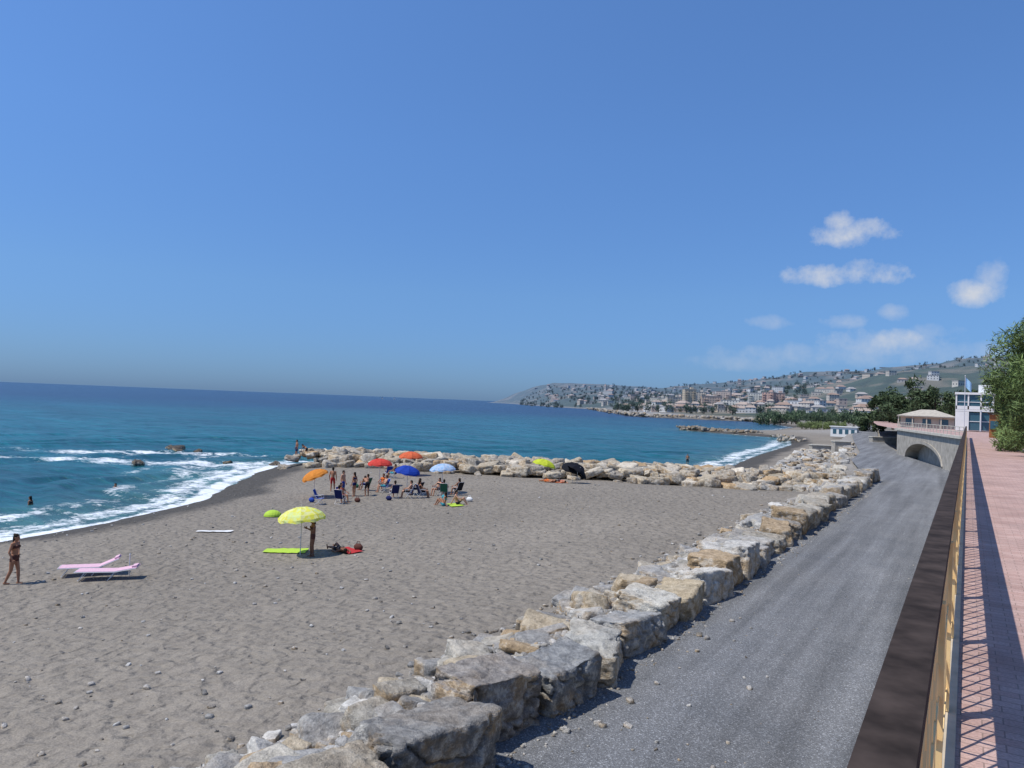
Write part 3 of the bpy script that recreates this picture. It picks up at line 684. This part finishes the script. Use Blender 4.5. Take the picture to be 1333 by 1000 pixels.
towel(-24.9,22.3,rad(-55),'lime',.8,1.8);towel(-22.6,23.7,rad(70),'red',.7,1.5);towel(-27.3,38.0,rad(50),'lime',.8,1.4);towel(-28.9,54,rad(80),'orange',1.3,1.8)
towel(-31.3,23.5,rad(-58),'white',.45,1.7);towel(-30.2,55.3,rad(70),'lime',.9,1.8)  # the white strip is a board lying on the sand, built from the towel sheet
mb=MB();V=[];n=10
for j in range(6):
    for i in range(n+1):
        t=math.pi*i/n;ph=math.pi/2*j/5;V.append((.5*math.cos(t),-.5*math.sin(ph)*abs(math.sin(t))+.2,.36*math.sin(t)*(math.cos(ph)*.9+.1)))
Q=[[j*(n+1)+i,j*(n+1)+i+1,(j+1)*(n+1)+i+1,(j+1)*(n+1)+i] for j in range(5) for i in range(n)]
mb.add(V,[Q],0);mb.tube((-.5,.2,0),(.5,.2,0),.01,m=1)
mb.build('pop_up_beach_shelter',[CL['lime'],M_metal],xf=Matrix.Translation(on(-32.8,28.3))@Matrix.Rotation(rad(40),4,'Z'))
def lounger(x_,y_,yaw,c,back):
    mb=MB()
    for s_ in (-.3,.3):
        mb.tube((s_,-.95,.3),(s_,.45,.3),.017,n=6);mb.tube((s_,.35,.3),(s_,.35+.7*math.cos(back),.3+.7*math.sin(back)),.017,n=6)
        for yy_ in (-.7,.25): mb.tube((s_,yy_-.12,0),(s_,yy_+.1,.3),.014,n=6)
    for yy_ in (-.82,.13): mb.tube((-.3,yy_,.012),(.3,yy_,.012),.014,n=6)
    for yy_ in (-.95,.45): mb.tube((-.3,yy_,.3),(.3,yy_,.3),.015,n=6)
    mb.box((0,-.28,.315),(.57,1.28,.02),1);mb.box((0,.35+.36*math.cos(back),.32+.36*math.sin(back)),(.57,.72,.02),1,M=Matrix.Rotation(back,4,'X'))
    mb.box((0,.35+.62*math.cos(back),.36+.62*math.sin(back)),(.4,.16,.06),1,M=Matrix.Rotation(back,4,'X'))
    mb.build('sun_lounger',[M_metal,CL[c]],xf=Matrix.Translation(on(x_,y_))@Matrix.Rotation(yaw,4,'Z'))
lounger(-27.1,15.1,rad(-38),'pink',rad(24));lounger(-26.0,15.1,rad(-45),'pink',rad(10))
mb=MB();mb.tube((0,0,0),(0,0,.75),.02,.02,8);mb.tube((0,0,.75),(0,0,.8),.03,.01,8);mb.build('white_pole',[M_metal],xf=Matrix.Translation(on(-25.9,15.9)))
def bag(x_,y_,c):
    mb=MB();mb.ell((0,0,.15),(.24,.13,.16),m=0,nu=14,nv=10);mb.tube((-.12,0,.26),(-.06,0,.4),.012,m=0,n=6);mb.tube((-.06,0,.4),(.06,0,.4),.012,m=0,n=6);mb.tube((.06,0,.4),(.12,0,.26),.012,m=0,n=6)
    mb.build('beach_bag',[CL[c]],smooth=True,xf=Matrix.Translation(on(x_,y_)))
for q in ((-36.1,34.3,'blue'),(-33.9,36.2,'brown'),(-30.1,40.6,'teal'),(-27.2,39.4,'white'),(-22.3,24.0,'brown'),(-32.6,37.8,'navy'),(-39.6,42.1,'green')): bag(*q)
# ------------------------------------------------------------------ vegetation
M_leaf,nt,b=mat('foliage',.7,.25);p=pos(nt)
cc=mix(nt,attr(nt,'Col'),ramp(nt,noiseN(nt,p,1.2,2),[(.3,g(.6)),(.7,g(1.5))]),1.,'MULTIPLY');nt.links.new(cc,b.inputs['Base Color'])
M_bark=simple('bark',(.1,.07,.05),.95,.1,.3,6,.5)
def leafcloud(centres,n,ls,rg,elong=1.0):
    c=centres[rg.integers(0,len(centres),n)];dv=rg.normal(size=(n,3));dv/=np.linalg.norm(dv,axis=1)[:,None]
    P=c[:,:3]+dv*(c[:,3:4]*(rg.random((n,1))**.45))
    a=rg.normal(size=(n,3));a/=np.linalg.norm(a,axis=1)[:,None];b_=np.cross(a,rg.normal(size=(n,3)));b_/=np.linalg.norm(b_,axis=1)[:,None]
    s_=ls*(.6+.8*rg.random((n,1)));wdt=.45 if elong<1.8 else .3
    V=np.stack([P-a*s_*elong,P+b_*s_*wdt,P+a*s_*elong,P-b_*s_*wdt],1).reshape(-1,3)
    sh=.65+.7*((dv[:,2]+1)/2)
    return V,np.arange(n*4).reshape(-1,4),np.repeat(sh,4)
def tree(name,x_,y_,z_,H_,Rc,n,ls,col,conic=False,elong=1.6,seed=1,trunk=.25,t0=.22,nc=26):
    E_=empty(name,(x_,y_,z_));rg=np.random.default_rng(seed);r1=random.Random(seed);mb=MB();cs=[]
    lean=r1.uniform(-.05,.05)
    mb.tube((0,0,-.3),(lean*H_,0,H_*.45),trunk,trunk*.6,10);mb.tube((lean*H_,0,H_*.45),(lean*H_,0,H_*.85),trunk*.6,trunk*.2,8)
    for i in range(nc):
        t=r1.uniform(t0,1.);a=r1.uniform(0,6.28);rr_=Rc*((1-t)**.5*1.1+.15 if conic else math.sin(math.pi*min(1,.15+t*.85))**.6)*r1.uniform(.45,1.)
        q=(lean*H_+rr_*math.cos(a),rr_*math.sin(a),H_*t*.93)
        mb.tube((lean*H_*.8,0,max(.3,H_*t*.75-.4)),q,trunk*.25,.02,5);cs.append((*q,Rc*r1.uniform(.18,.38)))
    mb.build('trunk_and_limbs',[M_bark],parent=E_)
    V,Q,sh=leafcloud(np.array(cs),n,ls,rg,elong)
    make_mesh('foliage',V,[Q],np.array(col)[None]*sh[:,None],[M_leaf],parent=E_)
tam=(.12,.17,.055)
tree('tamarisk_tree',3.8,49,5.35,7.6,3.1,22000,.075,tam,seed=3,elong=2.8,t0=.05,nc=48)
tree('tamarisk_tree',4.3,60,5.35,7.0,3.2,15000,.1,tam,seed=4,elong=2.6,t0=.05,nc=36)
tree('tamarisk_tree',3.5,41,5.35,6.0,2.2,15000,.07,tam,seed=5,elong=2.8,t0=.05,nc=36)
def pol(az,D): return D*math.sin(rad(az)),D*math.cos(rad(az))
for i,(az,D,H_,Rc) in enumerate(((-3.2,205,11,6),(-4.6,230,9,5.5),(-2.0,190,8.5,5),(-.2,170,7,4),(.9,160,8,4),(-5.6,260,7,4.5),(-3.9,215,7,5))):
    x_,y_=pol(az,D);tree('pine_tree',x_,y_,5.2 if x_>-20 else tz(x_,y_),H_,Rc,3500,.32,(.055,.08,.035),seed=20+i,t0=.12)
rg=np.random.default_rng(8);TT=[]
for k in range(6):
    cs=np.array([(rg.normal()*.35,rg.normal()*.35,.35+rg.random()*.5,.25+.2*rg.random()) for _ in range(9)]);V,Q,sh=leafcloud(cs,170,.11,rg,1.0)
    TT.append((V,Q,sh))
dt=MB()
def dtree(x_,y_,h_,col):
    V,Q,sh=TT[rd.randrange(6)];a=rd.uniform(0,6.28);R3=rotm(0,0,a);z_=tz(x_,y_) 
    rr_=math.hypot(x_,y_);c_=haze_tint(np.array(col)[None]*sh[:,None]*rd.uniform(.7,1.3),max(0,rr_-200))
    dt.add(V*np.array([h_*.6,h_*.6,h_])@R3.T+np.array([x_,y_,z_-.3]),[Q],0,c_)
    dt.add(np.array([[-.04*h_,0,0],[.04*h_,0,0],[.03*h_,0,.5*h_],[-.03*h_,0,.5*h_]])+np.array([x_,y_,z_-.3]),[[[0,1,2,3]]],0,(.08,.06,.04))
for i in range(170):
    az=rd.uniform(-13.2,-6);D=rd.uniform(480,760);dtree(*pol(az,D),rd.uniform(4,8),(.06,.09,.035))
for i in range(70):
    az=rd.uniform(-10.5,-7.2);D=rd.uniform(330,430);x_,y_=pol(az,D);dtree(x_,y_,rd.uniform(2,3.5),(.13,.16,.05))
for i in range(110):
    az=rd.uniform(-7,3);D=rd.uniform(330,560);dtree(*pol(az,D),rd.uniform(5,9),(.06,.09,.035))
for i in range(260):
    az=rd.uniform(-24,-10);D=rd.uniform(780,1500);dtree(*pol(az,D),rd.uniform(6,11),(.05,.075,.035))
for i in range(1100):
    az=rd.uniform(-31,3);D=rd.uniform(1400,2900);dtree(*pol(az,D),rd.uniform(5,10),(.05,.07,.035))
dt.build('distant_trees',[M_leaf])
# ------------------------------------------------------------------ town
tb=MB();R1=random.Random(77)
walls=[(.6,.56,.48),(.66,.65,.61),(.58,.5,.4),(.6,.54,.45),(.5,.47,.42),(.68,.67,.64),(.56,.44,.36)]
def house(mb,x_,y_,z_,w,d_,h_,rz,wc,roof,flat=False,hz=0):
    H3=lambda c_:tuple(haze_tint(np.array(c_),hz)) if hz else c_
    mb.box((x_,y_,z_+h_/2-2),(w,d_,h_+4),0,H3(wc),rz)
    ca,sa=math.cos(rz),math.sin(rz)
    P=lambda a,b_,c_:(x_+a*ca-b_*sa,y_+a*sa+b_*ca,z_+c_)
    if flat: mb.box(P(0,0,h_+.3),(w+.6,d_+.6,.5),0,H3((.42,.4,.37)),rz)
    else:
        o_=.5;hw,hd=w/2+o_,d_/2+o_;rh=.18*min(w,d_)
        V=[P(-hw,-hd,h_),P(hw,-hd,h_),P(hw,hd,h_),P(-hw,hd,h_),P(-hw*.5,0,h_+rh*1.6),P(hw*.5,0,h_+rh*1.6)]
        mb.add(V,[[[0,1,5,4],[2,3,4,5]],[[1,2,5],[3,0,4]]],0,H3(roof))
    fl=max(1,int(h_/3))
    for face in (0,1,2,3):
        L_=w if face in (0,2) else d_;n_=max(1,int(L_/3.2))
        for f_ in range(fl):
            for k in range(n_):
                u=-L_/2+L_*(k+.5)/n_;zc=f_*3+1.7;ww,wh=.55,.7
                off=(d_/2 if face in (0,2) else w/2)+.04;sg=-1 if face in (0,3) else 1
                if face in (0,2): q=[P(u-ww,sg*off,zc-wh),P(u+ww,sg*off,zc-wh),P(u+ww,sg*off,zc+wh),P(u-ww,sg*off,zc+wh)]
                else: q=[P(sg*off,u-ww,zc-wh),P(sg*off,u+ww,zc-wh),P(sg*off,u+ww,zc+wh),P(sg*off,u-ww,zc+wh)]
                mb.add(q,[[[0,1,2,3]]],0,H3((.12,.12,.13)))
pts=[]
for i in range(440):
    az=R1.triangular(-30.5,3,-17) if R1.random()<.75 else R1.uniform(-30,3)
    Dr=np.interp(az,HAZ,HDR);rs=np.interp(az,HAZ,HRS);t=R1.random()**1.7
    pts.append((az,rs+80+(Dr-rs-120)*t*.95))
for i in range(110): pts.append((R1.uniform(-22,-9.5),R1.uniform(850,1250)))
for az,D in pts:
    x_,y_=pol(az,D)
    if sdist(np.array([x_]),np.array([y_]))[0]<40: continue
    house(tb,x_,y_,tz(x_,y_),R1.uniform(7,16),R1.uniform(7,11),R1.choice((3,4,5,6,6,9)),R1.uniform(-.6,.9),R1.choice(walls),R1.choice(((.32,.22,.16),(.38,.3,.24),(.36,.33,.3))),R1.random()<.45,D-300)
for i in range(110):
    az=R1.uniform(-22,2.5);D=R1.uniform(1500,2700);x_,y_=pol(az,D)
    tb.box((x_,y_,tz(x_,y_)+.6),(R1.uniform(30,90),R1.uniform(8,14),2.4),0,haze_tint(R1.choice(((.38,.38,.36),(.27,.24,.18),(.33,.3,.25))),D-300),R1.uniform(-.2,.35))
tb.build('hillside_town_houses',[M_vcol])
for i,(az,D,w,h_,c_) in enumerate(((-19.3,1050,22,15,(.6,.54,.43)),(-18.2,1000,15,25,(.6,.5,.35)),(-17.5,1080,20,21,(.62,.54,.43)),(-16.6,1000,26,16,(.6,.46,.35)),(-15.7,1100,20,20,(.62,.5,.41)),(-15.,950,28,12,(.64,.61,.54)),(-13.4,1050,20,16,(.62,.6,.52)),(-12.5,1000,14,18,(.56,.37,.29)),(-11.9,1020,15,16,(.58,.41,.32)),(-20.4,1150,26,11,(.6,.56,.46)),(-10.6,900,18,10,(.64,.63,.6)))):
    mb=MB();x_,y_=pol(az,D);z_=tz(x_,y_);rz=rad(-az)+R1.uniform(-.3,.3)
    house(mb,0,0,0,w,13,h_,0,c_,(.38,.2,.13),True,D-300)
    for f_ in range(1,int(h_/3)):
        for sx_ in (-.3,.3): mb.box((w*sx_,-7.2,f_*3+.3),(w*.22,1.3,.9),0,haze_tint(np.array(c_)*1.1,D-300))
    mb.box((w*.2,0,h_+1.6),(4,4,3),0,haze_tint(c_,D-300))
    mb.build('apartment_building',[M_vcol],xf=Matrix.Translation((x_,y_,z_))@Matrix.Rotation(rz,4,'Z'))
x_,y_=pol(-24.5,1900);z_=tz(x_,y_);mb=MB();cw=haze_tint((.6,.58,.53),1700);cr=haze_tint((.4,.3,.24),1700)
mb.box((0,0,8),(6,6,22),0,cw);mb.box((0,0,19.4),(7,7,.8),0,cw);mb.add([(-3,-3,19.8),(3,-3,19.8),(3,3,19.8),(-3,3,19.8),(0,0,27)],[[[0,1,4],[1,2,4],[2,3,4],[3,0,4]]],0,cr)
mb.box((0,-3.05,15),(1.6,.2,3),0,(.12,.13,.15))
mb.box((12,2,3),(18,11,12),0,cw);mb.add([(2.5,-4,9),(21.5,-4,9),(21.5,8,9),(2.5,8,9),(2.5,2,12),(21.5,2,12)],[[[0,1,5,4],[2,3,4,5]],[[1,2,5],[3,0,4]]],0,cr)
mb.build('church_with_bell_tower',[M_vcol],xf=Matrix.Translation((x_,y_,z_)))
M_glass,nt,b=mat('window_glass',.1,.6);b.inputs['Base Color'].default_value=(.05,.12,.16,1)
M_white=simple('white_render',(.75,.75,.72),.7,.3,.06,1)
M_cream=simple('cream_render',(.5,.45,.36),.8,.2,.1,1);M_roof=simple('beige_roof_tiles',(.44,.4,.33),.85,.2,.2,2,.3)
x0,y0_=pol(.35,125);mb=MB()
mb.box((0,0,2.9),(4.6,6,.25),0);mb.box((0,0,5.3),(4.8,6.2,.3),0)
for sx_ in (-2.2,-.75,.75,2.2):
    for sy in (-2.9,2.9): mb.box((sx_,sy,2.6),(.18,.18,5.1),0)
for zc in (1.4,4.1):
    mb.box((0,0,zc),(4.2,5.6,2.5),1)
    mb.box((0,-2.86,zc),(4.3,.06,.08),0)
mb.box((-1.5,-2.95,1.4),(1.3,.1,2.7),0);mb.box((0,-2.95,3.3),(4.5,.08,.5),0);mb.box((1.2,0,6),(1.5,2,1.2),0)
mb.build('white_glass_pavilion',[M_white,M_glass],xf=Matrix.Translation((x0,y0_,5.36)))
xb,yb=pol(-2.3,140);mb=MB()
mb.box((0,0,.8),(7.5,7,2.6),0);hw=4.3
mb.add([(-hw,-hw,1.9),(hw,-hw,1.9),(hw,hw,1.9),(-hw,hw,1.9),(-1,0,3.0),(1,0,3.0)],[[[0,1,5,4],[2,3,4,5]],[[1,2,5],[3,0,4]]],1)
mb.box((0,0,1.82),(8.5,8.5,.14),0)
for sx_ in (-2.4,0,2.4): mb.box((sx_,-3.52,.95),(1.2,.08,1.),2);mb.box((-3.77,sx_,.95),(.08,1.2,1.),2)
for sx_ in (-4.0,-2,0,2,4.0): mb.box((sx_,-4.0,.8),(.16,.16,2.),0)
mb.build('hip_roofed_beach_house',[M_cream,M_roof,M_glass],xf=Matrix.Translation((xb,yb,5.36)))
xb,yb=pol(1.6,85);mb=MB();mb.box((0,0,1.1),(1.2,1.6,2.2),0);mb.box((0,0,2.3),(1.5,2,.15),1);mb.box((-.2,-.83,1.2),(.7,.06,.8),2);mb.box((0,-.9,.8),(1.,.25,.08),1)
mb.build('wooden_kiosk',[simple('orange_wood',(.32,.13,.05),.7,.2),M_brown,M_glass],xf=Matrix.Translation((xb,yb,5.36)))
xf_,yf_=pol(-.2,120);mb=MB();mb.tube((0,0,0),(0,0,7.6),.06,.035,8);mb.ell((0,0,7.65),(.08,.08,.08))
V=[];
for j in range(8):
    for i in range(4): V.append((.05+j*.1,.1*math.sin(j*.9),7.5-i*.45-j*.12))
mb.add(V,[[[j*4+i,j*4+i+1,(j+1)*4+i+1,(j+1)*4+i] for j in range(7) for i in range(3)]],1)
mb.build('flagpole',[M_metal,simple('flag_cloth',(.3,.5,.7),.8,.2)],xf=Matrix.Translation((xf_,yf_,5.36)))
xb,yb=pol(-7.4,235);mb=MB();mb.box((0,0,1.4),(7,4,2.8),0);mb.box((0,0,2.9),(7.6,4.6,.2),0)
for sx_ in (-2.4,-.8,.8,2.4): mb.box((sx_,-2.03,1.5),(.9,.06,1.3),1)
mb.build('white_beach_hut',[M_white,M_glass],xf=Matrix.Translation((xb,yb,tz(xb,yb))))
for (az,D,w,h_) in ((-8.6,150,5.5,1.1),(-7.6,135,2.6,1.5),(-4.9,160,5,1.3)):
    xb,yb=pol(az,D);mb=MB();mb.box((0,0,h_/2-.2),(w,1.6,h_+.4),0);mb.box((0,0,h_+.06),(w+.2,1.8,.12),1)
    mb.build('concrete_block_wall',[M_conc,M_concL],xf=Matrix.Translation((xb,yb,max(tz(xb,yb),0)))@Matrix.Rotation(.5,4,'Z'))
for (x_,y_) in ((-1688,1900),(-1723,2003)):
    mb=MB();V=[(-4,0,1),(-3,-1.2,1.2),(2,-1.3,1.2),(5,0,1.5),(2,1.3,1.2),(-3,1.2,1.2),(-3,0,-.4),(3,0,-.4)]
    mb.add(V,[[[0,1,6],[0,6,5],[3,7,2],[3,4,7]],[[1,2,7,6],[5,6,7,4]]],0);mb.add(V[:6],[[[0,1,4,5],[1,2,3,4]]],0)
    mb.tube((.5,0,1),(.5,0,13),.08);mb.add([(.4,0,2.5),(-3.8,0,2.5),(.4,.2,12.5)],[[[0,1,2]]],0);mb.add([(.7,0,12),(.7,.2,2),(4.8,0,1.6)],[[[0,1,2]]],0)
    mb.build('sailboat',[M_white],xf=Matrix.Translation((x_,y_,-1))@Matrix.Rotation(.8,4,'Z')@Matrix.Scale(.8,4))
# ------------------------------------------------------------------ world
W=bpy.data.worlds.new('World');SC.world=W;W.use_nodes=True;nt=W.node_tree;bg=nt.nodes['Background']
EL,AZS=60,225
sky=nt.nodes.new('ShaderNodeTexSky');sky.sky_type='NISHITA';sky.sun_disc=False;sky.sun_elevation=rad(EL);sky.sun_rotation=rad(AZS);sky.air_density=1.0;sky.dust_density=.3;sky.ozone_density=3.0;sky.altitude=0
tc=nt.nodes.new('ShaderNodeTexCoord').outputs['Generated'];sx=nt.nodes.new('ShaderNodeSeparateXYZ');nt.links.new(tc,sx.inputs[0])
azn=mth(nt,'MULTIPLY',mth(nt,'ARCTAN2',sx.outputs[0],sx.outputs[1]),57.2958)
eln=mth(nt,'MULTIPLY',mth(nt,'ARCSINE',sx.outputs[2]),57.2958)
nA=noiseN(nt,tc,34,6,.62);nB=noiseN(nt,tc,14,3,.5)
tot=None
for (a,e,w,h_,st) in ((-7.0,12.7,2.7,1.1,1),(-8.0,13.4,1.2,.9,1),(-7.6,9.8,4.6,.9,1),(-6.3,10.2,2.2,.8,.8),(.2,8.2,1.8,1.0,.9),(1.2,9.2,1.0,1.3,.6),(-5.2,5.0,5.0,1.1,.5),(-4.6,5.2,2.4,.9,.75),(-10,4.2,8,.9,.33),(-12.6,6.5,1.7,.6,.33),(-7.6,6.6,1.6,.6,.4),(-4.6,7.2,1.2,.6,.4),(-2,5.9,1.6,.6,.33),(-1,4.3,5,.9,.33),(-14,3.6,5,.8,.27)):
    u=mth(nt,'DIVIDE',mth(nt,'SUBTRACT',azn,a),w);v=mth(nt,'DIVIDE',mth(nt,'SUBTRACT',eln,e),h_)
    q=mth(nt,'SUBTRACT',1.0,mth(nt,'ADD',mth(nt,'MULTIPLY',u,u),mth(nt,'MULTIPLY',v,v)))
    q=mth(nt,'ADD',q,mth(nt,'MULTIPLY',mth(nt,'SUBTRACT',nA,.5),3.0));q=mth(nt,'ADD',q,mth(nt,'MULTIPLY',mth(nt,'SUBTRACT',nB,.5),1.6))
    q=mth(nt,'MULTIPLY',mth(nt,'MULTIPLY',q,.65,clamp=True),st)
    tot=q if tot is None else mth(nt,'MAXIMUM',tot,q)
tint=ramp(nt,sx.outputs[2],[(0,(.27,.48,1.02)),(.05,(.38,.6,1.06)),(.14,(.56,.8,1.16)),(.32,(.76,1.06,1.45)),(.55,(.94,1.28,1.68))])
skc=mix(nt,sky.outputs[0],tint,1.0,'MULTIPLY')
cc=mix(nt,skc,(6.3,6.6,7.2),tot)
nt.links.new(cc,bg.inputs[0]);bg.inputs[1].default_value=.1
az_=rad(AZS);S=Vector((math.sin(az_)*math.cos(rad(EL)),math.cos(az_)*math.cos(rad(EL)),math.sin(rad(EL))))
ld=bpy.data.lights.new('sun','SUN');ld.energy=4.4;ld.angle=rad(.5);ld.color=(1,.95,.87)
lo=bpy.data.objects.new('sun',ld);SC.collection.objects.link(lo);lo.rotation_euler=(-S).to_track_quat('-Z','Y').to_euler()
th=rad(31.7);pit=rad(1.37);ro=rad(2.24)
Fv=Vector((-math.sin(th)*math.cos(pit),math.cos(th)*math.cos(pit),math.sin(pit)));Rv=Vector((math.cos(th),math.sin(th),0));Uv=Rv.cross(Fv)
R2=Rv*math.cos(ro)+Uv*math.sin(ro);U2=Uv*math.cos(ro)-Rv*math.sin(ro)
cd=bpy.data.cameras.new('camera');cd.lens=26.0;cd.sensor_width=36;cd.clip_end=100000;cd.clip_start=.05
co=bpy.data.objects.new('camera',cd);SC.collection.objects.link(co)
co.matrix_world=Matrix(((R2.x,U2.x,-Fv.x,0),(R2.y,U2.y,-Fv.y,0),(R2.z,U2.z,-Fv.z,7.0),(0,0,0,1)))
SC.camera=co
SC.view_settings.view_transform='Standard';SC.view_settings.look='None';SC.view_settings.exposure=0
